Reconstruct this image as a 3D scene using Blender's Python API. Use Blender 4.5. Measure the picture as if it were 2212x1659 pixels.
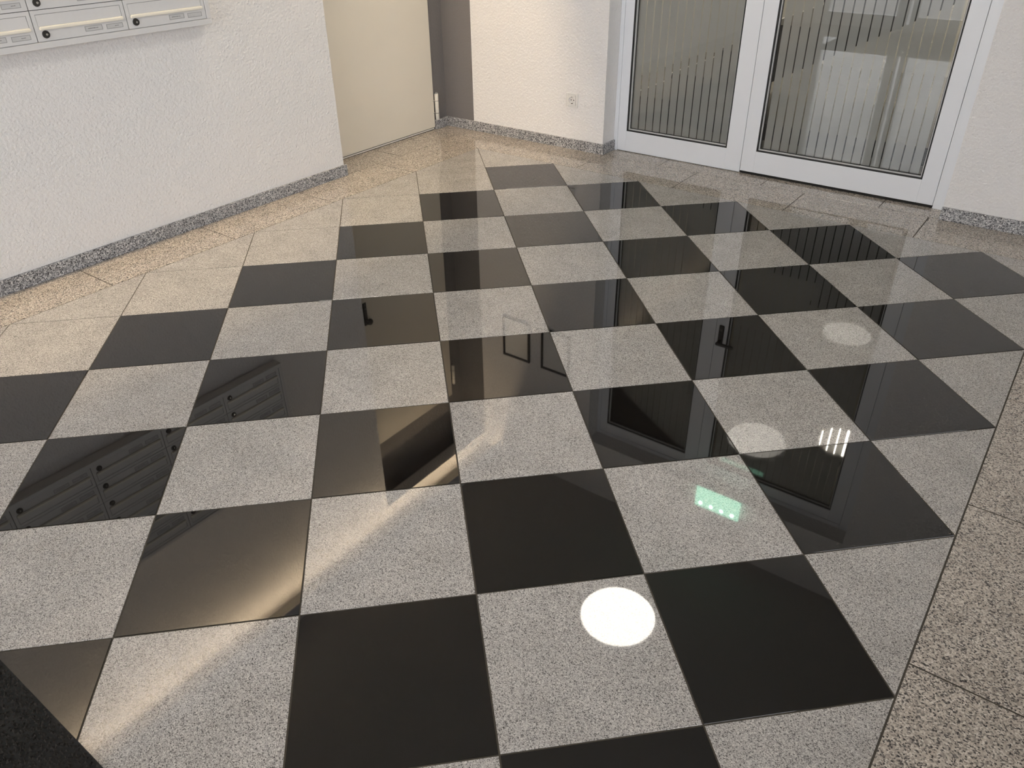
import bpy, bmesh, math, random
from mathutils import Matrix, Vector
random.seed(7)
for o in list(bpy.data.objects):
    bpy.data.objects.remove(o, do_unlink=True)
scene = bpy.context.scene
col = scene.collection

# ------------------------------------------------------------------ camera
cam_data = bpy.data.cameras.new('camera')
cam_data.sensor_width = 36.0
cam_data.lens = 27.369
cam_data.clip_start = 0.02
cam = bpy.data.objects.new('camera', cam_data)
col.objects.link(cam)
CAM_X = Vector((0.802974, 0.595904, -0.011474))
CAM_Y = Vector((-0.314094, 0.439443, 0.841567))
CAM_Z = Vector((0.506535, -0.672152, 0.540031))
m = Matrix.Identity(4)
for r in range(3):
    m[r][0] = CAM_X[r]; m[r][1] = CAM_Y[r]; m[r][2] = CAM_Z[r]
m.translation = Vector((0.541768, -0.663671, 1.377908))
cam.matrix_world = m
scene.camera = cam

# ------------------------------------------------------------------ world, exposure
W = bpy.data.worlds.new('overcast_sky'); scene.world = W
W.use_nodes = True
W.node_tree.nodes['Background'].inputs[0].default_value = (0.96, 0.955, 0.99, 1)
W.node_tree.nodes['Background'].inputs[1].default_value = 5.2
vs = scene.view_settings
vs.view_transform = 'Standard'
vs.look = 'None'
vs.gamma = 1.0
vs.use_curve_mapping = False
vs.exposure = 0.25
LAMP = 13.0            # radiance of the ceiling lamps
STAIR_LAMP = 88.0
COVE = 200.0          # warm linear light along the top of the left wall
portal = bpy.data.lights.new('daylight_portal', 'AREA'); portal.shape = 'RECTANGLE'; portal.size = 3.8; portal.size_y = 2.4
portal.cycles.is_portal = True
po = bpy.data.objects.new('daylight_portal', portal); col.objects.link(po)
po.location = (-0.6, -2.16, 1.2); po.rotation_euler = (math.radians(90), 0, math.radians(180))

side = bpy.data.lights.new('fill_window_portal', 'AREA'); side.shape = 'RECTANGLE'; side.size = 2.6; side.size_y = 1.5  # portal of the window added on the right
side.cycles.is_portal = True
so_ = bpy.data.objects.new('fill_window_portal', side); col.objects.link(so_)
so_.location = (2.06, 0.5, 1.6); so_.rotation_euler = (math.radians(90), 0, math.radians(90))

# ------------------------------------------------------------------ room measures (metres)
CEIL = 2.63
XL = -2.828           # left wall face
YB = 3.430            # back wall face
XD = -3.068           # wall plane that carries the beige door
XR = 1.90             # right wall face
YF = -2.00            # entrance wall face
T = 0.4
R2 = math.sqrt(2)

# ------------------------------------------------------------------ materials
MATS = {}
def nodes_of(name):
    ma = bpy.data.materials.new(name); ma.use_nodes = True
    nt = ma.node_tree
    return ma, nt, nt.nodes['Principled BSDF']
def plain(name, c, rough=0.5, metal=0.0, noise=0.03, spec=0.5, bump=0.0, scale=60, bdist=0.001):
    ma, nt, b = nodes_of(name)
    tc = nt.nodes.new('ShaderNodeTexCoord')
    nz = nt.nodes.new('ShaderNodeTexNoise'); nz.inputs['Scale'].default_value = scale; nz.inputs['Detail'].default_value = 4
    nt.links.new(tc.outputs['Object'], nz.inputs['Vector'])
    rp = nt.nodes.new('ShaderNodeValToRGB')
    rp.color_ramp.elements[0].position = 0.3; rp.color_ramp.elements[1].position = 0.7
    rp.color_ramp.elements[0].color = (*[max(0, x*(1-noise)) for x in c], 1)
    rp.color_ramp.elements[1].color = (*[min(1, x*(1+noise)) for x in c], 1)
    nt.links.new(nz.outputs['Fac'], rp.inputs['Fac'])
    nt.links.new(rp.outputs['Color'], b.inputs['Base Color'])
    b.inputs['Roughness'].default_value = rough
    b.inputs['Metallic'].default_value = metal
    b.inputs['Specular IOR Level'].default_value = spec
    if bump:
        bp = nt.nodes.new('ShaderNodeBump'); bp.inputs['Strength'].default_value = bump; bp.inputs['Distance'].default_value = bdist
        nt.links.new(nz.outputs['Fac'], bp.inputs['Height'])
        nt.links.new(bp.outputs['Normal'], b.inputs['Normal'])
    MATS[name] = ma
    return ma
def plaster(name, c, bump=0.6, dist=0.0035):
    ma, nt, b = nodes_of(name)
    tc = nt.nodes.new('ShaderNodeTexCoord')
    n1 = nt.nodes.new('ShaderNodeTexNoise'); n1.inputs['Scale'].default_value = 130; n1.inputs['Detail'].default_value = 3; n1.inputs['Distortion'].default_value = 0.6
    n2 = nt.nodes.new('ShaderNodeTexVoronoi'); n2.inputs['Scale'].default_value = 80; n2.feature = 'SMOOTH_F1'
    ad = nt.nodes.new('ShaderNodeMath'); ad.operation = 'ADD'
    nt.links.new(tc.outputs['Object'], n1.inputs['Vector']); nt.links.new(tc.outputs['Object'], n2.inputs['Vector'])
    nt.links.new(n1.outputs['Fac'], ad.inputs[0]); nt.links.new(n2.outputs['Distance'], ad.inputs[1])
    bp = nt.nodes.new('ShaderNodeBump'); bp.inputs['Strength'].default_value = bump; bp.inputs['Distance'].default_value = dist
    nt.links.new(ad.outputs[0], bp.inputs['Height']); nt.links.new(bp.outputs['Normal'], b.inputs['Normal'])
    b.inputs['Base Color'].default_value = (*c, 1)
    b.inputs['Roughness'].default_value = 0.9
    b.inputs['Specular IOR Level'].default_value = 0.2
    MATS[name] = ma
    return ma
def granite(name, scale, stops, rough, bump=0.0, spec=0.5, blotch=0.08):
    """speckled stone: random value per crystal, ramped to crystal colours"""
    ma, nt, b = nodes_of(name)
    tc = nt.nodes.new('ShaderNodeTexCoord')
    oi = nt.nodes.new('ShaderNodeObjectInfo')
    mu = nt.nodes.new('ShaderNodeVectorMath'); mu.operation = 'MULTIPLY_ADD'
    cb = nt.nodes.new('ShaderNodeCombineXYZ')
    for k in range(3): nt.links.new(oi.outputs['Random'], cb.inputs[k])
    mu.inputs[1].default_value = (37, 53, 0)
    nt.links.new(cb.outputs[0], mu.inputs[0]); nt.links.new(tc.outputs['Object'], mu.inputs[2])
    dn = nt.nodes.new('ShaderNodeTexNoise'); dn.inputs['Scale'].default_value = scale*0.8; dn.inputs['Detail'].default_value = 2
    nt.links.new(mu.outputs[0], dn.inputs['Vector'])
    sc = nt.nodes.new('ShaderNodeVectorMath'); sc.operation = 'MULTIPLY_ADD'
    k = 0.9/scale
    sc.inputs[1].default_value = (k, k, k)
    nt.links.new(dn.outputs['Color'], sc.inputs[0]); nt.links.new(mu.outputs[0], sc.inputs[2])
    vo = nt.nodes.new('ShaderNodeTexVoronoi'); vo.inputs['Scale'].default_value = scale
    nt.links.new(sc.outputs[0], vo.inputs['Vector'])
    sx = nt.nodes.new('ShaderNodeSeparateColor'); nt.links.new(vo.outputs['Color'], sx.inputs[0])
    rp = nt.nodes.new('ShaderNodeValToRGB')
    while len(rp.color_ramp.elements) < len(stops): rp.color_ramp.elements.new(0.5)
    for e, (p, c) in zip(rp.color_ramp.elements, stops): e.position = p; e.color = (*c, 1)
    nt.links.new(sx.outputs[0], rp.inputs['Fac'])
    bl = nt.nodes.new('ShaderNodeTexNoise'); bl.inputs['Scale'].default_value = 9; bl.inputs['Detail'].default_value = 3
    nt.links.new(mu.outputs[0], bl.inputs['Vector'])
    mr = nt.nodes.new('ShaderNodeMapRange'); mr.inputs['To Min'].default_value = 1-blotch; mr.inputs['To Max'].default_value = 1+blotch
    mr.inputs['From Min'].default_value = 0.3; mr.inputs['From Max'].default_value = 0.7
    nt.links.new(bl.outputs['Fac'], mr.inputs['Value'])
    mx = nt.nodes.new('ShaderNodeVectorMath'); mx.operation = 'SCALE'
    nt.links.new(rp.outputs['Color'], mx.inputs[0]); nt.links.new(mr.outputs['Result'], mx.inputs['Scale'])
    nt.links.new(mx.outputs[0], b.inputs['Base Color'])
    b.inputs['Roughness'].default_value = rough
    b.inputs['Specular IOR Level'].default_value = spec
    if bump:
        bp = nt.nodes.new('ShaderNodeBump'); bp.inputs['Strength'].default_value = bump; bp.inputs['Distance'].default_value = 0.0006
        nt.links.new(sx.outputs[1], bp.inputs['Height']); nt.links.new(bp.outputs['Normal'], b.inputs['Normal'])
    MATS[name] = ma
    return ma
def emitter(name, c, s):
    ma = bpy.data.materials.new(name); ma.use_nodes = True; nt = ma.node_tree
    nt.nodes.clear()
    e = nt.nodes.new('ShaderNodeEmission'); e.inputs[0].default_value = (*c, 1); e.inputs[1].default_value = s
    o = nt.nodes.new('ShaderNodeOutputMaterial'); nt.links.new(e.outputs[0], o.inputs[0])
    MATS[name] = ma
    return ma
def glass(name, tint=(0.95, 0.955, 0.95), ior=1.5):
    ma = bpy.data.materials.new(name); ma.use_nodes = True; nt = ma.node_tree
    nt.nodes.clear()
    tr = nt.nodes.new('ShaderNodeBsdfTransparent'); tr.inputs[0].default_value = (*tint, 1)
    gl = nt.nodes.new('ShaderNodeBsdfGlossy'); gl.inputs['Roughness'].default_value = 0.0
    fr = nt.nodes.new('ShaderNodeFresnel'); fr.inputs['IOR'].default_value = ior
    mx = nt.nodes.new('ShaderNodeMixShader')
    o = nt.nodes.new('ShaderNodeOutputMaterial')
    nt.links.new(fr.outputs[0], mx.inputs[0]); nt.links.new(tr.outputs[0], mx.inputs[1]); nt.links.new(gl.outputs[0], mx.inputs[2])
    nt.links.new(mx.outputs[0], o.inputs[0])
    MATS[name] = ma
    return ma
def foil(name):
    ma = bpy.data.materials.new(name); ma.use_nodes = True; nt = ma.node_tree
    nt.nodes.clear()
    N = nt.nodes.new
    tc = N('ShaderNodeTexCoord'); nz = N('ShaderNodeTexNoise'); nz.inputs['Scale'].default_value = 6; nz.inputs['Detail'].default_value = 3
    nt.links.new(tc.outputs['Object'], nz.inputs['Vector'])
    rp = N('ShaderNodeValToRGB'); rp.color_ramp.elements[0].color = (0.68, 0.68, 0.67, 1); rp.color_ramp.elements[1].color = (0.78, 0.78, 0.77, 1)
    nt.links.new(nz.outputs['Fac'], rp.inputs['Fac'])
    di = N('ShaderNodeBsdfDiffuse'); nt.links.new(rp.outputs['Color'], di.inputs[0])
    tl = N('ShaderNodeBsdfTranslucent'); tl.inputs[0].default_value = (0.8, 0.8, 0.78, 1)
    tp = N('ShaderNodeBsdfRefraction'); tp.inputs['Color'].default_value = (0.85, 0.85, 0.84, 1); tp.inputs['IOR'].default_value = 1.02; tp.inputs['Roughness'].default_value = 0.38
    m1 = N('ShaderNodeMixShader'); m1.inputs[0].default_value = 0.5
    nt.links.new(di.outputs[0], m1.inputs[1]); nt.links.new(tl.outputs[0], m1.inputs[2])
    m2 = N('ShaderNodeMixShader'); m2.inputs[0].default_value = 0.35
    nt.links.new(m1.outputs[0], m2.inputs[1]); nt.links.new(tp.outputs[0], m2.inputs[2])
    gl = N('ShaderNodeBsdfGlossy'); gl.inputs['Roughness'].default_value = 0.12
    fr = N('ShaderNodeFresnel'); fr.inputs['IOR'].default_value = 1.5
    m3 = N('ShaderNodeMixShader'); nt.links.new(fr.outputs[0], m3.inputs[0]); nt.links.new(m2.outputs[0], m3.inputs[1]); nt.links.new(gl.outputs[0], m3.inputs[2])
    o = N('ShaderNodeOutputMaterial'); nt.links.new(m3.outputs[0], o.inputs[0])
    MATS[name] = ma
    return ma

plaster('white_plaster', (0.81, 0.795, 0.787), 0.8, 0.0045)
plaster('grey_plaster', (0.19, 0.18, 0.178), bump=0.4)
plaster('stairwell_plaster', (0.76, 0.74, 0.68))
plain('ceiling_paint', (0.52, 0.51, 0.495), 0.9, spec=0.2)
plain('grout', (0.055, 0.047, 0.035), 0.85, noise=0.12, scale=200)
granite('light_granite', 540, [(0, (0.059, 0.055, 0.052)), (0.08, (0.137, 0.130, 0.124)), (0.24, (0.267, 0.254, 0.242)), (0.45, (0.353, 0.334, 0.317)), (0.78, (0.428, 0.406, 0.382)), (1, (0.578, 0.549, 0.519))], 0.022, spec=0.7)
granite('border_granite', 320, [(0, (0.035, 0.032, 0.031)), (0.12, (0.104, 0.095, 0.088)), (0.26, (0.244, 0.220, 0.197)), (0.5, (0.389, 0.341, 0.293)), (0.8, (0.485, 0.429, 0.371)), (1, (0.626, 0.580, 0.522))], 0.03, spec=0.7)
granite('black_granite', 500, [(0.0, (0.0045, 0.0038, 0.0033)), (0.6, (0.0068, 0.0058, 0.005)), (1.0, (0.012, 0.0105, 0.009))], 0.02, spec=0.6)
granite('skirting_granite', 230, [(0.0, (0.022, 0.022, 0.025)), (0.18, (0.10, 0.10, 0.107)), (0.45, (0.27, 0.27, 0.278)), (0.8, (0.46, 0.46, 0.468)), (1.0, (0.70, 0.69, 0.68))], 0.45, bump=0.3)
plain('door_paint', (0.76, 0.71, 0.615), 0.45, noise=0.012, scale=4)
plain('hinge_cream', (0.82, 0.78, 0.70), 0.4)
plain('frame_white', (0.77, 0.79, 0.83), 0.30, noise=0.01, scale=8)
plain('gasket_black', (0.008, 0.008, 0.008), 0.6)
plain('bead_white', (0.60, 0.60, 0.60), 0.35)
plain('brush_black', (0.012, 0.011, 0.010), 0.9, noise=0.4, scale=400)
plain('mailbox_white', (0.70, 0.69, 0.685), 0.40, noise=0.01)
plain('mailbox_lip', (0.86, 0.82, 0.72), 0.30, noise=0.01)
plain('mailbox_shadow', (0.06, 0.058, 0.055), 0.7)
plain('lock_black', (0.022, 0.019, 0.016), 0.35)
plain('chrome', (0.62, 0.60, 0.56), 0.2, metal=1.0)
plain('plate_grey', (0.36, 0.355, 0.35), 0.45)
plain('name_card', (0.58, 0.575, 0.57), 0.6)
plain('ink_grey', (0.16, 0.155, 0.15), 0.8)
plain('socket_white', (0.74, 0.73, 0.71), 0.35)
plain('socket_dark', (0.03, 0.03, 0.03), 0.6)
plain('handle_dark', (0.035, 0.034, 0.033), 0.4, metal=0.3)
plain('picture_black', (0.015, 0.014, 0.013), 0.5)
plain('paper_white', (0.78, 0.77, 0.74), 0.8)
plain('lamp_rim', (0.80, 0.80, 0.80), 0.4)
plain('mat_base', (0.010, 0.010, 0.010), 0.95, noise=0.4)
plain('mat_pile', (0.030, 0.027, 0.024), 1.0, noise=0.5, scale=180, spec=0.1)
plain('stair_dark', (0.028, 0.028, 0.030), 0.30)
plain('stair_nosing', (0.70, 0.69, 0.66), 0.5)
plain('stair_side', (0.07, 0.068, 0.064), 0.8)
plain('stair_floor', (0.30, 0.29, 0.27), 0.25, noise=0.2, scale=90)
plain('paving', (0.32, 0.31, 0.30), 0.9, noise=0.1)
plain('rail_steel', (0.5, 0.5, 0.5), 0.3, metal=1.0)
emitter('lamp_diffuser', (1.0, 0.93, 0.82), LAMP)
emitter('stair_diffuser', (1.0, 0.90, 0.75), STAIR_LAMP)
emitter('sign_mint', (0.42, 0.95, 0.66), 6.0)
emitter('sign_led', (0.62, 1.0, 0.80), 22.0)
emitter('cove_led', (1.0, 0.77, 0.50), COVE)
glass('clear_glass'); foil('frosted_foil')

# ------------------------------------------------------------------ mesh helpers
class MB:
    def __init__(s): s.v = []; s.f = []
    def box(s, x0, x1, y0, y1, z0, z1):
        n = len(s.v)
        s.v += [(x0,y0,z0),(x1,y0,z0),(x1,y1,z0),(x0,y1,z0),(x0,y0,z1),(x1,y0,z1),(x1,y1,z1),(x0,y1,z1)]
        s.f += [tuple(n+i for i in q) for q in ((0,3,2,1),(4,5,6,7),(0,1,5,4),(1,2,6,5),(2,3,7,6),(3,0,4,7))]
        return s
    def prism(s, poly, z0, z1):
        n = len(s.v); k = len(poly)
        s.v += [(x, y, z0) for x, y in poly] + [(x, y, z1) for x, y in poly]
        s.f.append(tuple(n+i for i in range(k-1, -1, -1))); s.f.append(tuple(n+k+i for i in range(k)))
        for i in range(k): s.f.append((n+i, n+(i+1) % k, n+k+(i+1) % k, n+k+i))
        return s
    def cyl(s, p, axis, r, h, seg=24, r2=None):
        """closed cylinder from point p along axis (unit vector) with height h"""
        a = Vector(axis).normalized(); u = a.orthogonal().normalized(); w = a.cross(u)
        p = Vector(p); n = len(s.v); r2 = r if r2 is None else r2
        for rr, q in ((r, p), (r2, p+a*h)):
            for i in range(seg):
                t = 2*math.pi*i/seg
                s.v.append(tuple(q+u*(rr*math.cos(t))+w*(rr*math.sin(t))))
        s.f.append(tuple(n+i for i in range(seg-1, -1, -1))); s.f.append(tuple(n+seg+i for i in range(seg)))
        for i in range(seg): s.f.append((n+i, n+(i+1) % seg, n+seg+(i+1) % seg, n+seg+i))
        return s
    def frame_xz(s, x0, x1, z0, z1, w, y0, y1):
        """rectangular ring in the XZ plane, bar width w grows inwards"""
        s.box(x0, x0+w, y0, y1, z0, z1); s.box(x1-w, x1, y0, y1, z0, z1)
        s.box(x0+w, x1-w, y0, y1, z0, z0+w); s.box(x0+w, x1-w, y0, y1, z1-w, z1)
        return s
    def build(s, name, mat, parent=None, bevel=0.0, seg=1, smooth=False, loc=None):
        me = bpy.data.meshes.new(name); me.from_pydata(s.v, [], s.f)
        bm = bmesh.new(); bm.from_mesh(me)
        bmesh.ops.recalc_face_normals(bm, faces=bm.faces)
        if bevel:
            ed = [e for e in bm.edges if len(e.link_faces) == 2 and e.calc_face_angle(0) > 0.6]
            bmesh.ops.bevel(bm, geom=ed, offset=bevel, segments=seg, affect='EDGES', clamp_overlap=True)
        bm.to_mesh(me); bm.free()
        if smooth:
            for p in me.polygons: p.use_smooth = len(p.vertices) == 4
        me.materials.append(MATS[mat])
        return place(name, me, parent, loc)
def place(name, me, parent=None, loc=None):
    o = bpy.data.objects.new(name, me); col.objects.link(o)
    if parent is not None: o.parent = parent
    if loc is not None: o.location = loc
    return o
def empty(name, loc=(0, 0, 0)):
    o = bpy.data.objects.new(name, None); col.objects.link(o); o.location = loc; o.empty_display_size = 0.05
    return o
def tag(o, label=None, cat=None, group=None, kind=None):
    if label: o['label'] = label
    if cat: o['category'] = cat
    if group: o['group'] = group
    if kind: o['kind'] = kind
    return o
def box(name, mat, b, parent=None, bevel=0.0): return MB().box(*b).build(name, mat, parent, bevel)

# ------------------------------------------------------------------ floor: slab with one object per stone
floor = box('floor', 'grout', (XD-0.25, XR+0.15, YF-0.15, 3.60, -0.15, -0.0014))
tag(floor, 'polished checkerboard stone floor with a speckled border', None, None, 'structure')
J = 0.0018            # half a joint
def stone_mesh(name, poly, mat, J=J):
    """tile with its outline pulled in by half a joint and a fine chamfer"""
    k = len(poly); area = sum(poly[i][0]*poly[(i+1) % k][1]-poly[(i+1) % k][0]*poly[i][1] for i in range(k))
    if area < 0: poly = poly[::-1]
    pts = []
    for i in range(k):
        p0, p1, p2 = Vector(poly[i-1]), Vector(poly[i]), Vector(poly[(i+1) % k])
        d1 = (p1-p0).normalized(); d2 = (p2-p1).normalized()
        n1 = Vector((-d1.y, d1.x)); n2 = Vector((-d2.y, d2.x))
        b = (n1+n2).normalized()
        pts.append(tuple(p1+b*(J/max(0.2, b.dot(n1)))))
    mb = MB().prism(pts, -0.012, 0.0)
    me = bpy.data.meshes.new(name); me.from_pydata(mb.v, [], mb.f)
    bm = bmesh.new(); bm.from_mesh(me); bmesh.ops.recalc_face_normals(bm, faces=bm.faces)
    ed = [e for e in bm.edges if all(abs(v.co.z) < 1e-6 for v in e.verts)]
    bmesh.ops.bevel(bm, geom=ed, offset=0.0005, segments=1, affect='EDGES')
    bm.to_mesh(me); bm.free()
    me.materials.append(MATS[mat])
    return me
def node(i, j): return (T*(i-j)/R2, T*(i+j)/R2)
H = T/R2
SHAPES = {'full': [(0, 0), (H, H), (0, 2*H), (-H, H)], 'right': [(0, 0), (H, H), (0, 2*H)], 'left': [(0, 0), (0, 2*H), (-H, H)],
          'low': [(0, 0), (H, H), (-H, H)], 'high': [(H, H), (0, 2*H), (-H, H)], 'left_low': [(0, 0), (0, H), (-H, H)], 'left_high': [(0, H), (0, 2*H), (-H, H)]}
CACHE = {}
def tile(shape, mat, i, j, name):
    key = (shape, mat)
    if key not in CACHE: CACHE[key] = stone_mesh(name, SHAPES[shape], mat)
    x, y = node(i, j)
    o = place(name, CACHE[key], floor, (x, y, 0))
    return o
# i-j = -9 is cut by the left border, i-j = 2 by the right one, i+j = 10 by the back one, i+j = -8 by the entrance wall
for i in range(-14, 12):
    for j in range(-14, 14):
        d, s = i-j, i+j
        if d < -9 or d > 2 or s > 10 or s < -8: continue
        black = s % 2 != 0
        L, Rr, Bk, Fr = d == -9, d == 2, s == 10, s == -8
        if Rr and Bk: tile('left_low', 'light_granite', i, j, 'light_tile')
        elif Rr and Fr: tile('left_high', 'light_granite', i, j, 'light_tile')
        elif L: tile('right', 'light_granite', i, j, 'light_tile')
        elif Rr: tile('left', 'light_granite', i, j, 'light_tile')
        elif Bk: tile('low', 'light_granite', i, j, 'light_tile')
        elif Fr: tile('high', 'light_granite', i, j, 'light_tile')
        else: tile('full', 'black_granite' if black else 'light_granite', i, j, 'black_tile' if black else 'light_tile')
def slab(x0, x1, y0, y1):
    c = ((x0+x1)/2, (y0+y1)/2)
    me = stone_mesh('border_tile', [(x0-c[0], y0-c[1]), (x1-c[0], y0-c[1]), (x1-c[0], y1-c[1]), (x0-c[0], y1-c[1])], 'border_granite', 0.0024)
    place('border_tile', me, floor, (c[0], c[1], 0))
XB0, XB1, YB0 = -9*H, 2*H, 11*H            # the checkerboard's edges
def run(a, b, cuts): 
    e = [a]+[c for c in cuts if a+0.02 < c < b-0.02]+[b]
    return list(zip(e[:-1], e[1:]))
P = 0.6085
for y0, y1 in run(YF, YB0, [0.697+P*k for k in range(-6, 6)]): slab(XL+0.002, XB0, y0, y1)           # along the left wall
for y0, y1 in run(2.262, YB0, [2.713]): slab(XD, XL+0.002, y0, y1)                                      # in front of the beige door
for x0, x1 in run(XD, XR, [-2.430+0.6075*k for k in range(0, 9)]): slab(x0, x1, YB0, 3.424)             # along the back wall
for x0, x1 in run(-1.85, 0.06, [-1.455+0.610*k for k in range(0, 4)]): slab(x0, x1, 3.424, 3.60)         # threshold
for k, (xa, xb) in enumerate(((XB1, XB1+0.305), (XB1+0.305, XB1+0.61), (XB1+0.61, XB1+0.915), (XB1+0.915, XR))):
    for y0, y1 in run(YF, YB0, [0.667+0.306*(k % 2)+0.6115*n for n in range(-6, 6)]): slab(xa, xb, y0, y1)   # right-hand walkway

# ------------------------------------------------------------------ walls and ceiling
def wall(name, mat, b, parent=None):
    o = box(name, mat, b, parent, 0.0)
    if parent is None: tag(o, kind='structure')
    return o
wall('ceiling', 'ceiling_paint', (XD-0.25, XR+0.15, YF-0.15, YB+0.2, CEIL, CEIL+0.15))
wl = wall('wall_left', 'white_plaster', (XL-0.10, XL, YF-0.15, 2.262, -0.01, CEIL))
box('door_header', 'white_plaster', (XL-0.10, XL, 2.262, YB, 2.485, CEIL), wl)
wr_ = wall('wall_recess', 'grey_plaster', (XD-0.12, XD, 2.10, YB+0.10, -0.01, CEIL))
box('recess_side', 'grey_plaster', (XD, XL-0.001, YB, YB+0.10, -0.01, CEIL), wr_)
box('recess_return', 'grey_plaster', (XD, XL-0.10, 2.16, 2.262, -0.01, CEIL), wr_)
OX0, OX1, OZ = -1.838, 0.046, 2.145          # opening of the glass door
wb = wall('wall_back', 'white_plaster', (XL-0.001, OX0, YB, YB+0.26, -0.01, CEIL))
box('wall_section', 'white_plaster', (OX1, XR+0.15, YB, YB+0.26, -0.01, CEIL), wb)
box('lintel', 'white_plaster', (OX0, OX1, YB, YB+0.26, OZ, CEIL), wb)
WY0, WY1, WZ0, WZ1 = -0.80, 1.80, 0.85, 2.35   # unseen window added to the right wall for daylight from the side
wrt = wall('wall_right', 'white_plaster', (XR, XR+0.15, YF-0.15, YB, -0.01, WZ0))
box('wall_section', 'white_plaster', (XR, XR+0.15, YF-0.15, YB, WZ1, CEIL), wrt)
box('wall_section', 'white_plaster', (XR, XR+0.15, YF-0.15, WY0, WZ0, WZ1), wrt)
box('wall_section', 'white_plaster', (XR, XR+0.15, WY1, YB, WZ0, WZ1), wrt)
w1 = tag(empty('fill_window', (XR+0.09, (WY0+WY1)/2, WZ0)), 'wide unseen window added in the right wall for side daylight', kind='structure')
hw = (WY1-WY0)/2; wm = MB()
for y0, y1, z0, z1 in ((-hw, hw, 0, 0.06), (-hw, hw, 1.44, 1.5), (-hw, -hw+0.06, 0.06, 1.44), (hw-0.06, hw, 0.06, 1.44), (-0.03, 0.03, 0.06, 1.44)): wm.box(-0.03, 0.03, y0, y1, z0, z1)
wm.build('fill_window_frame', 'frame_white', w1, 0.002)
for y0, y1 in ((-hw+0.058, -0.028), (0.028, hw-0.058)): MB().box(-0.004, 0.004, y0, y1, 0.058, 1.442).build('glass_pane', 'clear_glass', w1)
MB().box(-0.13, -0.032, -hw-0.03, hw+0.03, -0.03, 0.0).build('fill_window_sill', 'frame_white', w1, 0.003)
EX0, EX1, EZ = -2.50, 1.30, 2.40              # unseen entrance opening behind the camera, widened for more daylight
wf = wall('wall_front', 'white_plaster', (XL, EX0, YF-0.15, YF, -0.01, CEIL))
box('wall_section', 'white_plaster', (EX1, XR, YF-0.15, YF, -0.01, CEIL), wf)
box('lintel', 'white_plaster', (EX0, EX1, YF-0.15, YF, EZ, CEIL), wf)

# skirting of rough grey granite, one piece per stone
def skirting(name, pieces):
    e = tag(empty(name), kind='structure')
    for b in pieces: MB().box(*b).build('skirting_stone', 'skirting_granite', e, 0.0012)
    return e
SH = 0.061
def cut_run(a, b, step, off): return run(a, b, [off+step*k for k in range(-12, 14)])
skirting('baseboard_left', [(XL, XL+0.013, y0+0.0006, y1-0.0006, 0, SH) for y0, y1 in cut_run(YF, 2.275, 0.61, 1.655)])
skirting('baseboard_recess', [(XD, XD+0.022, 3.302, YB-0.0125, 0, SH)])
skirting('baseboard_back', [(x0+0.0006, x1-0.0006, YB-0.012, YB, 0, SH) for x0, x1 in cut_run(XD+0.0, OX0+0.012, 0.61, -2.31)]
         + [(OX0, OX0+0.012, YB+0.0006, YB+0.125, 0, SH)]
         + [(x0+0.0006, x1-0.0006, YB-0.012, YB, 0, SH) for x0, x1 in cut_run(OX1-0.002, XR, 0.61, 0.66)])
skirting('baseboard_right', [(XR-0.012, XR, y0+0.0006, y1-0.0006, 0, SH) for y0, y1 in cut_run(YF, YB-0.014, 0.61, 0.2)])

# ------------------------------------------------------------------ door_1: beige steel door in the recess
d1 = tag(empty('door_1', (XD, 3.296, 0)), 'beige steel door with cream hinges set in a dark grey recess', kind='structure')
def loc1(b): return (b[0]-XD, b[1]-XD, b[2]-3.296, b[3]-3.296, b[4], b[5])
LX = XD+0.013
leaf = MB().box(*loc1((XD-0.03, LX, 2.405, 3.296, 0.016, 2.135))).build('door_leaf', 'door_paint', d1, 0.0025, 2)
MB().box(*loc1((XD-0.02, XD+0.006, 2.415, 3.290, 0.003, 0.0105))).build('bottom_seal', 'hinge_cream', d1)
def hinge(z0, z1):
    h = MB().cyl((0.022, 0.0165, z0), (0, 0, 1), 0.0125, z1-z0, 20).build('hinge', 'hinge_cream', d1, 0.0012, 1, True)
    n = 0.28*(z1-z0)
    for z in (z0+n-0.004, z1-n):
        MB().cyl((0.022, 0.0165, z), (0, 0, 1), 0.0129, 0.0022, 20).build('hinge_joint', 'mailbox_shadow', h)
        MB().box(-0.002, 0.017, -0.010, 0.010, z, z+0.004).build('hinge_tab', 'plate_grey', h)
    MB().cyl((0.022, 0.0165, z1), (0, 0, 1), 0.010, 0.007, 16).build('hinge_pin', 'plate_grey', h)
    MB().cyl((0.0342, 0.0145, (z0+z1)/2), (1, 0, 0), 0.0016, 0.0008, 10).build('grub_screw', 'mailbox_shadow', h)
hinge(0.062, 0.228); hinge(1.86, 2.03)
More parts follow.
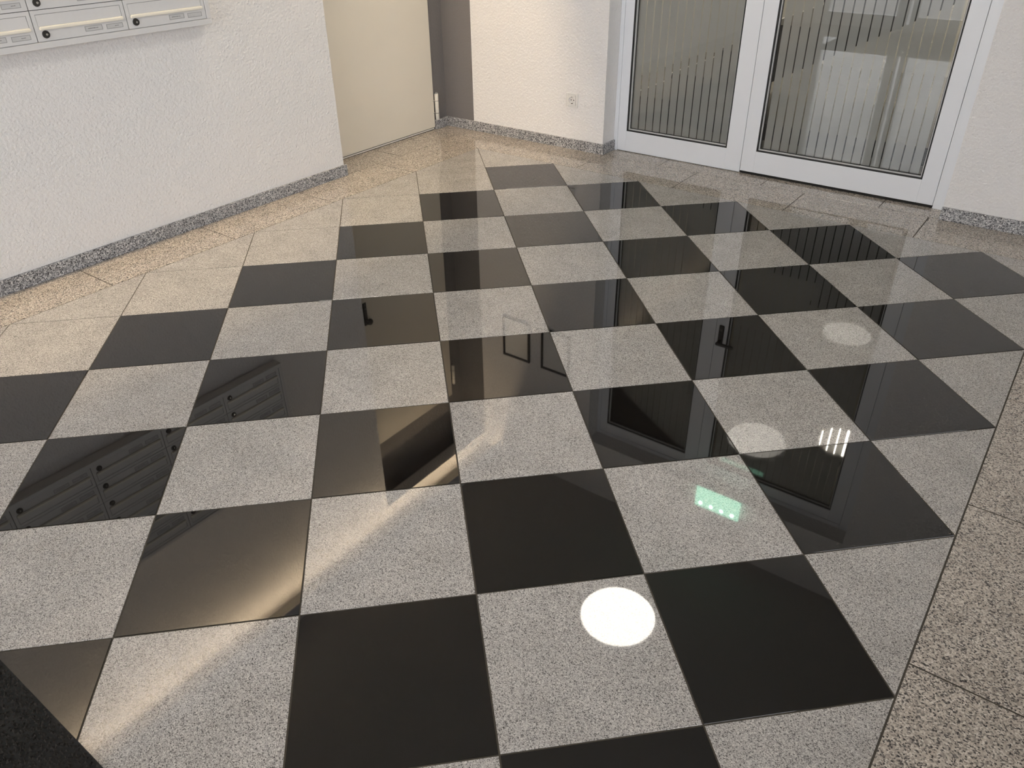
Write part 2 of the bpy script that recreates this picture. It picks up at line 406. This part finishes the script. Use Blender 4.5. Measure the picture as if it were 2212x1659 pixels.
def lever(parent, P, out, along, plate, reach, mat='handle_dark'):
    """handle: backplate, neck, lever; P on the surface, out = surface normal, along = lever direction"""
    o = Vector(out); a = Vector(along); P = Vector(P); s = o.cross(a)
    def bar(c, la, ls, lo, name, par, bev=0.004):
        mb = MB(); n = []
        for k in (-1, 1):
            for l in (-1, 1):
                for q in (-1, 1): n.append(tuple(c+a*(la*k)+s*(ls*l)+o*(lo*q)))
        mb.v = n; mb.f = [(0,1,3,2),(4,6,7,5),(0,4,5,1),(2,3,7,6),(0,2,6,4),(1,5,7,3)]
        return mb.build(name, mat, par, bev, 2)
    up = s if s.z > 0 else -s
    h = bar(P+o*0.004, 0.017, plate, 0.004, 'handle', parent)
    if reach:
        MB().cyl(tuple(P+o*0.005+up*0.035), out, 0.0095, 0.05, 16).build('handle_neck', mat, h)
        bar(P+o*0.052+up*0.035+a*reach*0.42, reach*0.5, 0.010, 0.009, 'handle_lever', h)
    else:
        MB().cyl(tuple(P+o*0.005+up*0.045), out, 0.014, 0.03, 20).build('handle_neck', mat, h)
        MB().cyl(tuple(P+o*0.034+up*0.045), out, 0.024, 0.02, 24, 0.020).build('handle_knob', mat, h, 0.004, 2)
    MB().cyl(tuple(P+o*0.0075-up*0.045), out, 0.009, 0.006, 16).build('lock_cylinder', 'chrome', h)
lever(d1, (LX-XD, 2.475-3.296, 1.045), (1, 0, 0), (0, 1, 0), 0.085, 0.0)

# ------------------------------------------------------------------ door_2: white glazed double door with striped foil
YG = 3.560             # front face of the white profiles
d2 = tag(empty('door_2', (-0.93, YG, 0)), 'white framed glass double door with frosted striped foil', kind='structure')
def o2(x): return x+0.93
fr = MB()
fr.box(o2(OX0), o2(-1.813), 0.0, 0.075, 0.0, OZ); fr.box(o2(-0.0165), o2(OX1), 0.0, 0.075, 0.0, OZ)
fr.box(o2(-1.813), o2(-0.0165), 0.0, 0.075, 2.115, OZ)
fr.build('door_frame', 'frame_white', d2, 0.0015)
def glazed_leaf(name, x0, x1, g0, g1, gz0, gz1, z0, z1, strips, f0, f1):
    mb = MB(); y0, y1 = 0.002, 0.066
    mb.box(o2(x0), o2(g0), y0, y1, z0, z1); mb.box(o2(g1), o2(x1), y0, y1, z0, z1)
    mb.box(o2(g0), o2(g1), y0, y1, z0, gz0); mb.box(o2(g0), o2(g1), y0, y1, gz1, z1)
    lf = mb.build(name, 'frame_white', d2, 0.0012)
    MB().frame_xz(o2(g0), o2(g1), gz0, gz1, 0.0070, 0.004, 0.034).build('gasket', 'gasket_black', lf)
    MB().frame_xz(o2(g0)+0.0070, o2(g1)-0.0070, gz0+0.0070, gz1-0.0070, 0.0050, 0.014, 0.026).build('glazing_bead', 'bead_white', lf)
    MB().frame_xz(o2(g0)+0.0070, o2(g1)-0.0070, gz0+0.0070, gz1-0.0070, 0.0080, 0.0262, 0.0295).build('inner_gasket', 'gasket_black', lf)
    MB().box(o2(g0)+0.001, o2(g1)-0.001, 0.030, 0.036, gz0+0.001, gz1-0.001).build('glass_pane', 'clear_glass', lf)
    for a, b in zip(strips[:-1], strips[1:]):
        MB().box(o2(a+0.0030), o2(b-0.0030), 0.0363, 0.0370, f0, f1).build('frosted_strip', 'frosted_foil', lf)
    return lf
FS = 0.0473
sl = [-1.752]+[-1.6966+FS*k for k in range(0, 12)]+[-1.121]
fixed = glazed_leaf('fixed_leaf', -1.8122, -1.0245, -1.755, -1.1165, 0.122, 2.035, 0.004, 2.113, sl, 0.128, 2.03)
srs = [-0.9235]+[-0.8796+0.04742*k for k in range(0, 16)]+[-0.1215]
moving = glazed_leaf('moving_leaf', -1.0225, -0.0185, -0.946, -0.0955, 0.130, 2.035, 0.014, 2.113, srs, 0.136, 2.03)
MB().box(o2(-1.021), o2(-0.020), 0.006, 0.060, 0.0005, 0.0135).build('brush_seal', 'brush_black', moving)
MB().box(o2(-1.8120), o2(-1.0245), 0.010, 0.060, 0.0, 0.004).build('floor_seal', 'plate_grey', fixed)
MB().box(o2(-1.0243), o2(-1.0227), 0.010, 0.060, 0.004, 2.11).build('meeting_gap', 'gasket_black', fixed)
lever(d2, (o2(-0.985), 0.002, 1.035), (0, -1, 0), (1, 0, 0), 0.075, 0.115)

# ------------------------------------------------------------------ staircase behind the glass
SX0, SX1, SY1 = -2.75, 1.60, 6.90
wall('wall_stairwell_back', 'stairwell_plaster', (SX0, SX1, SY1, SY1+0.15, 0, 2.75))
wall('wall_stairwell_left', 'stairwell_plaster', (SX0-0.15, SX0, YB+0.26, SY1+0.15, 0, 2.75))
wall('wall_stairwell_right', 'stairwell_plaster', (SX1, SX1+0.15, YB+0.26, SY1+0.15, 0, 2.75))
wall('ceiling_stairwell', 'stairwell_plaster', (SX0-0.15, SX1+0.15, YB+0.26, SY1+0.15, 2.75, 2.90))
wall('floor_stairwell', 'stair_floor', (SX0-0.15, SX1+0.15, 3.60, SY1+0.15, -0.15, 0.0))
st = tag(empty('staircase', (-2.10, 4.25, 0)), 'staircase with dark treads and pale edges behind the striped glass door', 'staircase')
RISE, RUN, NST, SW = 0.168, 0.292, 11, 1.25
side = [(0, 0)]
for k in range(NST):
    side += [(k*RUN, (k+1)*RISE-0.035), ((k+1)*RUN, (k+1)*RISE-0.035)]
side += [(NST*RUN, (NST-1.6)*RISE), (1.0*RUN, 0.0)]
mb = MB()
k = len(side)
mb.v = [(x, 0.03, z) for x, z in side]+[(x, SW, z) for x, z in side]
mb.f = [tuple(range(k-1, -1, -1)), tuple(range(k, 2*k))]+[(i, (i+1) % k, k+(i+1) % k, k+i) for i in range(k)]
mb.build('stair_flight', 'stair_side', st)
for s_ in range(NST):
    x = s_*RUN; z = (s_+1)*RISE
    t_ = MB().box(x-0.02, x+RUN, -0.02, SW, z-0.034, z).build('stair_tread', 'stair_dark', st, 0.002)
    MB().box(x-0.002, x+0.010, 0.0, SW, z-RISE+0.001, z-0.036).build('stair_riser', 'stair_dark', st)
    MB().box(x-0.0215, x-0.004, -0.0215, SW, z-0.010, z+0.0012).build('stair_nosing', 'stair_nosing', t_)
# black stone band along the foot of the stair side
MB().box(-0.3, 3.0, 0.012, 0.029, 0.0, 0.10).build('stair_plinth', 'stair_dark', st)

# ------------------------------------------------------------------ door_3: glazed entrance behind the camera
EXC = (EX0+EX1)/2; HW = (EX1-EX0)/2
d3 = tag(empty('door_3', (EXC, YF-0.07, 0)), 'glazed entrance front letting daylight into the hall', kind='structure')
f3 = MB().frame_xz(-HW, HW, 0.0, EZ, 0.06, -0.04, 0.04)
for x in (-HW/2, 0, HW/2): f3.box(x-0.03, x+0.03, -0.04, 0.04, 0.06, EZ-0.06)
f3.build('door_frame', 'frame_white', d3, 0.002)
for k in range(4):
    x0 = -HW+0.061+k*(HW/2-0.0005); x1 = x0+HW/2-0.075
    l3 = MB().frame_xz(x0, x1, 0.061, EZ-0.061, 0.07, -0.03, 0.03).build('door_leaf', 'frame_white', d3, 0.002)
    MB().box(x0+0.068, x1-0.068, -0.004, 0.004, 0.129, EZ-0.129).build('glass_pane', 'clear_glass', l3)
pv = tag(box('ground_outside', 'paving', (-5, 6, -8, YF-0.16, -0.16, -0.03)), kind='structure')

# ------------------------------------------------------------------ mailbox bank on the left wall
MX = XL+0.006                       # front of the small doors
mbk = tag(empty('mailbox_bank', (XL+0.0555, 1.5378, 0.8745)), 'bank of light grey metal mailboxes mounted on the white plaster wall', 'mailboxes')
mbk.scale = (0.9834, 0.9834, 0.9834)
def lm(b): return (b[0]-XL, b[1]-XL, b[2]-1.575, b[3]-1.575, b[4]-0.866, b[5]-0.866)
PY, PZ, NC, NR = 0.374, 0.110, 5, 6
Y0, Z0 = 1.576-PY*NC, 0.8905
Y1, Z1 = 1.576, Z0+PZ*NR
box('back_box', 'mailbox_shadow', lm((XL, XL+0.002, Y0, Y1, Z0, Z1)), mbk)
box('mailbox_body', 'mailbox_white', lm((XL-0.0545, XL-0.0003, Y0-0.022, Y1+0.022, Z0-0.024, Z1+0.024)), mbk, 0.001)
fb = MB()
fb.box(*lm((XL, XL+0.010, Y0-0.022, Y1+0.022, Z0-0.024, Z0-0.0008))); fb.box(*lm((XL, XL+0.010, Y0-0.022, Y1+0.022, Z1+0.0008, Z1+0.024)))
fb.box(*lm((XL, XL+0.010, Y1+0.0008, Y1+0.022, Z0-0.0008, Z1+0.0008))); fb.box(*lm((XL, XL+0.010, Y0-0.022, Y0-0.0008, Z0-0.0008, Z1+0.0008)))
fb.build('surround', 'mailbox_white', mbk, 0.0015)
def ring(y0, y1, z0, z1, yi0, yi1, zi0, zi1, x0, x1):
    m_ = MB(); m_.box(x0, x1, y0, yi0, z0, z1); m_.box(x0, x1, yi1, y1, z0, z1); m_.box(x0, x1, yi0, yi1, z0, zi0); m_.box(x0, x1, yi0, yi1, zi1, z1)
    return m_
proto = {}
proto['door'] = ring(0.0015, PY-0.0015, 0.0012, PZ-0.0012, 0.0165, 0.3585, 0.045, 0.0945, 0.0022, 0.006).build('mailbox_door', 'mailbox_white', mbk).data
def sub(fn):
    o = fn; d = o.data; bpy.data.objects.remove(o); return d
bpy.data.objects.remove([c for c in mbk.children if c.name.startswith('mailbox_door')][0])
S = {}
S['slot_flap'] = sub(MB().box(0.0022, 0.0050, 0.0178, 0.3572, 0.0470, 0.0932).build('slot_flap', 'mailbox_white', None, 0.0006))
S['flap_lip'] = sub(MB().box(0.0040, 0.0165, 0.0168, 0.3585, 0.0405, 0.0535).build('flap_lip', 'mailbox_lip', None, 0.003, 2))
S['lock'] = sub(MB().cyl((0.0058, 0.0375, 0.0245), (1, 0, 0), 0.0145, 0.006, 24, 0.0130).build('lock', 'lock_black', None, 0.0006))
S['keyhole'] = sub(MB().cyl((0.0119, 0.0385, 0.0240), (1, 0, 0), 0.0042, 0.0006, 16).box(0.0119, 0.0127, 0.0385, 0.0450, 0.0232, 0.0243).build('keyhole', 'chrome', None))
S['plate_left'] = sub(ring(0.193, 0.2645, 0.0145, 0.0335, 0.1950, 0.2625, 0.0165, 0.0315, 0.0058, 0.0070).build('name_plate', 'plate_grey', None))
S['plate_right'] = sub(ring(0.2825, 0.3525, 0.0130, 0.0310, 0.2845, 0.3505, 0.0150, 0.0290, 0.0058, 0.0070).build('name_plate', 'plate_grey', None))
S['card_left'] = sub(MB().box(0.0058, 0.0063, 0.195, 0.2625, 0.0165, 0.0315).build('name_card', 'name_card', None))
S['card_right'] = sub(MB().box(0.0058, 0.0063, 0.2845, 0.3505, 0.0150, 0.0290).build('name_card', 'name_card', None))
def scribble(y0, y1, z, h):
    rr = random.Random(int(y0*1e4)); m_ = MB(); y = y0
    while y < y1:
        w = rr.uniform(0.0012, 0.0024); m_.box(0.0063, 0.0065, y, y+w, z, z+h*rr.uniform(0.6, 1.0)); y += w+rr.uniform(0.0006, 0.0012)
    return m_
S['print_left'] = sub(scribble(0.205, 0.248, 0.0228, 0.0034).build('printed_name', 'ink_grey', None))
S['print_right'] = sub(scribble(0.318, 0.333, 0.0205, 0.0034).build('printed_name', 'ink_grey', None))
for c in range(NC):
    for r in range(NR):
        dr = place('mailbox_door', proto['door'], mbk, (0, Y0+PY*c-1.575, Z0+PZ*r-0.866))
        has_right = not (c == NC-1 and r == 0)
        for key, nm in (('slot_flap', 'slot_flap'), ('flap_lip', 'flap_lip'), ('lock', 'lock'), ('keyhole', 'keyhole'), ('plate_left', 'name_plate'), ('plate_right', 'name_plate'), ('card_left', 'name_card'), ('card_right', 'name_card'), ('print_left', 'printed_name'), ('print_right', 'printed_name')):
            if key == 'print_right' and not has_right: continue
            place(nm, S[key], dr)

# ------------------------------------------------------------------ wall socket
sk = tag(empty('wall_socket', (-2.0605, YB, 0.288)), 'white square wall socket low on the back wall left of the glass door', 'socket')
MB().frame_xz(-0.0405, 0.0405, -0.0405, 0.0405, 0.0125, -0.0105, 0.0).build('cover_frame', 'socket_white', sk, 0.0018, 2)
# insert with a round well
bm_ = MB(); seg = 32; rr = 0.0205; q = 0.0278
outer = []
for i in range(seg):
    t_ = 2*math.pi*(i+0.5)/seg; cx, cz = math.cos(t_), math.sin(t_); s_ = q/max(abs(cx), abs(cz))
    outer.append((cx*s_, -0.0125, cz*s_))
inner = [(rr*math.cos(2*math.pi*(i+0.5)/seg), -0.0125, rr*math.sin(2*math.pi*(i+0.5)/seg)) for i in range(seg)]
well = [(x*0.96, -0.0008, z*0.96) for x, _, z in inner]
rim = [(x, -0.0008, z) for x, _, z in outer]
bm_.v = outer+inner+well+rim
for i in range(seg):
    n_ = (i+1) % seg
    bm_.f += [(i, n_, seg+n_, seg+i), (seg+i, seg+n_, 2*seg+n_, 2*seg+i), (i, 3*seg+i, 3*seg+n_, n_)]
bm_.f.append(tuple(range(2*seg, 3*seg)))
bm_.build('socket_insert', 'socket_white', sk)
for x in (-0.0095, 0.0095): MB().cyl((x, -0.0009, 0), (0, -1, 0), 0.0032, 0.0008, 14).build('pin_hole', 'socket_dark', sk)
for z in (-0.0185, 0.0185): MB().box(-0.0035, 0.0035, -0.0105, -0.0009, z-0.0016, z+0.0016).build('earth_clip', 'handle_dark', sk)

# ------------------------------------------------------------------ framed notices on the back wall (seen mirrored in the floor)
for x0, x1, lb in ((-2.612, -2.368, 'black framed notice on the back wall nearest the grey recess'), (-2.262, -2.015, 'black framed notice on the back wall nearest the glass door')):
    pf = tag(empty('picture_frame', ((x0+x1)/2, YB, 1.32)), lb, 'picture frame', 'framed notices on the back wall')
    w = (x1-x0)/2
    MB().frame_xz(-w, w, 0, 0.335, 0.016, -0.016, 0.0).build('frame_moulding', 'picture_black', pf, 0.001)
    MB().box(-w+0.015, w-0.015, -0.008, 0.0, 0.015, 0.32).build('paper_sheet', 'paper_white', pf)

# ------------------------------------------------------------------ emergency exit light above the glass door
es = tag(empty('exit_light', (-0.772, YB, 2.145)), 'mint green glowing emergency light panel above the glass door', 'exit light')
MB().box(-0.165, 0.165, -0.052, 0.0, 0.135, 0.175).build('housing', 'lamp_rim', es, 0.003)
MB().box(-0.158, 0.158, -0.040, -0.030, -0.02, 0.135).build('light_panel', 'sign_mint', es, 0.002)
for k in range(4):
    MB().cyl((-0.115+0.0765*k, -0.041, 0.105), (0, -1, 0), 0.014, 0.004, 16).build('led', 'sign_led', es)

# ------------------------------------------------------------------ ceiling lamps
def disc_lamp(x, y, z, r, mat, label):
    t = tag(empty('ceiling_lamp', (x, y, z)), label, 'lamp', 'round ceiling lamps')
    MB().cyl((0, 0, -0.055), (0, 0, 1), r, 0.055, 48).build('lamp_body', 'lamp_rim', t, 0.003, 2, True)
    MB().cyl((0, 0, -0.078), (0, 0, 1), r-0.022, 0.0225, 48, r-0.006).build('lamp_diffuser', mat, t, 0.004, 2, True)
    return t
disc_lamp(-0.975, 2.44, CEIL, 0.245, 'lamp_diffuser', 'round ceiling lamp in the hall nearer the glass door')
disc_lamp(-0.92, 0.15, CEIL, 0.245, 'lamp_diffuser', 'round ceiling lamp in the hall nearer the entrance mat')
disc_lamp(-0.42, 5.30, 2.75, 0.20, 'stair_diffuser', 'round ceiling lamp in the stairwell behind the glass door')

# linear wall washer hidden behind a pelmet at the top of the left wall
cv = tag(empty('cove_light', (XL, 1.0, CEIL)), 'warm linear cove light behind a white pelmet above the mailboxes', 'lamp')
CY0, CY1 = YF+0.02-1.0, YB-0.02-1.0
MB().box(0.170, 0.184, CY0, CY1, -0.135, 0.0).build('pelmet', 'lamp_rim', cv, 0.001)
MB().box(0.115, 0.169, CY0+0.02, CY1-0.02, -0.022, 0.0).build('light_profile', 'lamp_rim', cv)
MB().box(0.128, 0.148, CY0+0.04, CY1-0.04, -0.0245, -0.0225).build('led_strip', 'cove_led', cv)

# ------------------------------------------------------------------ doormat
MX0, MX1, MY0, MY1 = -1.95, -0.20, -1.75, -0.457
dm = tag(empty('doormat', ((MX0+MX1)/2, (MY0+MY1)/2, 0)), 'black fibre doormat at the entrance, lower left corner of the picture', 'doormat')
hx, hy = (MX1-MX0)/2, (MY1-MY0)/2
MB().box(-hx, hx, -hy, hy, 0.0, 0.005).build('mat_backing', 'mat_base', dm, 0.001)
rnd = random.Random(3); pile = MB(); step = 0.0075
ny = int(2*hy/step); nx = int(2*hx/step)
for a in range(nx):
    for b in range(ny):
        x = -hx+(a+0.5+rnd.uniform(-.45, .45))*step; y = -hy+(b+0.5+rnd.uniform(-.45, .45))*step
        h = rnd.uniform(0.004, 0.0075); r = rnd.uniform(0.003, 0.005); t_ = rnd.uniform(0, 2.1); n = len(pile.v)
        for c in range(3): pile.v.append((x+r*math.cos(t_+2.094*c), y+r*math.sin(t_+2.094*c), 0.0048))
        pile.v.append((x+rnd.uniform(-.002, .002), y+rnd.uniform(-.002, .002), 0.005+h))
        pile.f += [(n, n+1, n+3), (n+1, n+2, n+3), (n+2, n, n+3)]
me = bpy.data.meshes.new('fibre_pile'); me.from_pydata(pile.v, [], pile.f); me.materials.append(MATS['mat_pile'])
tag(place('fibre_pile', me, dm), kind='stuff')
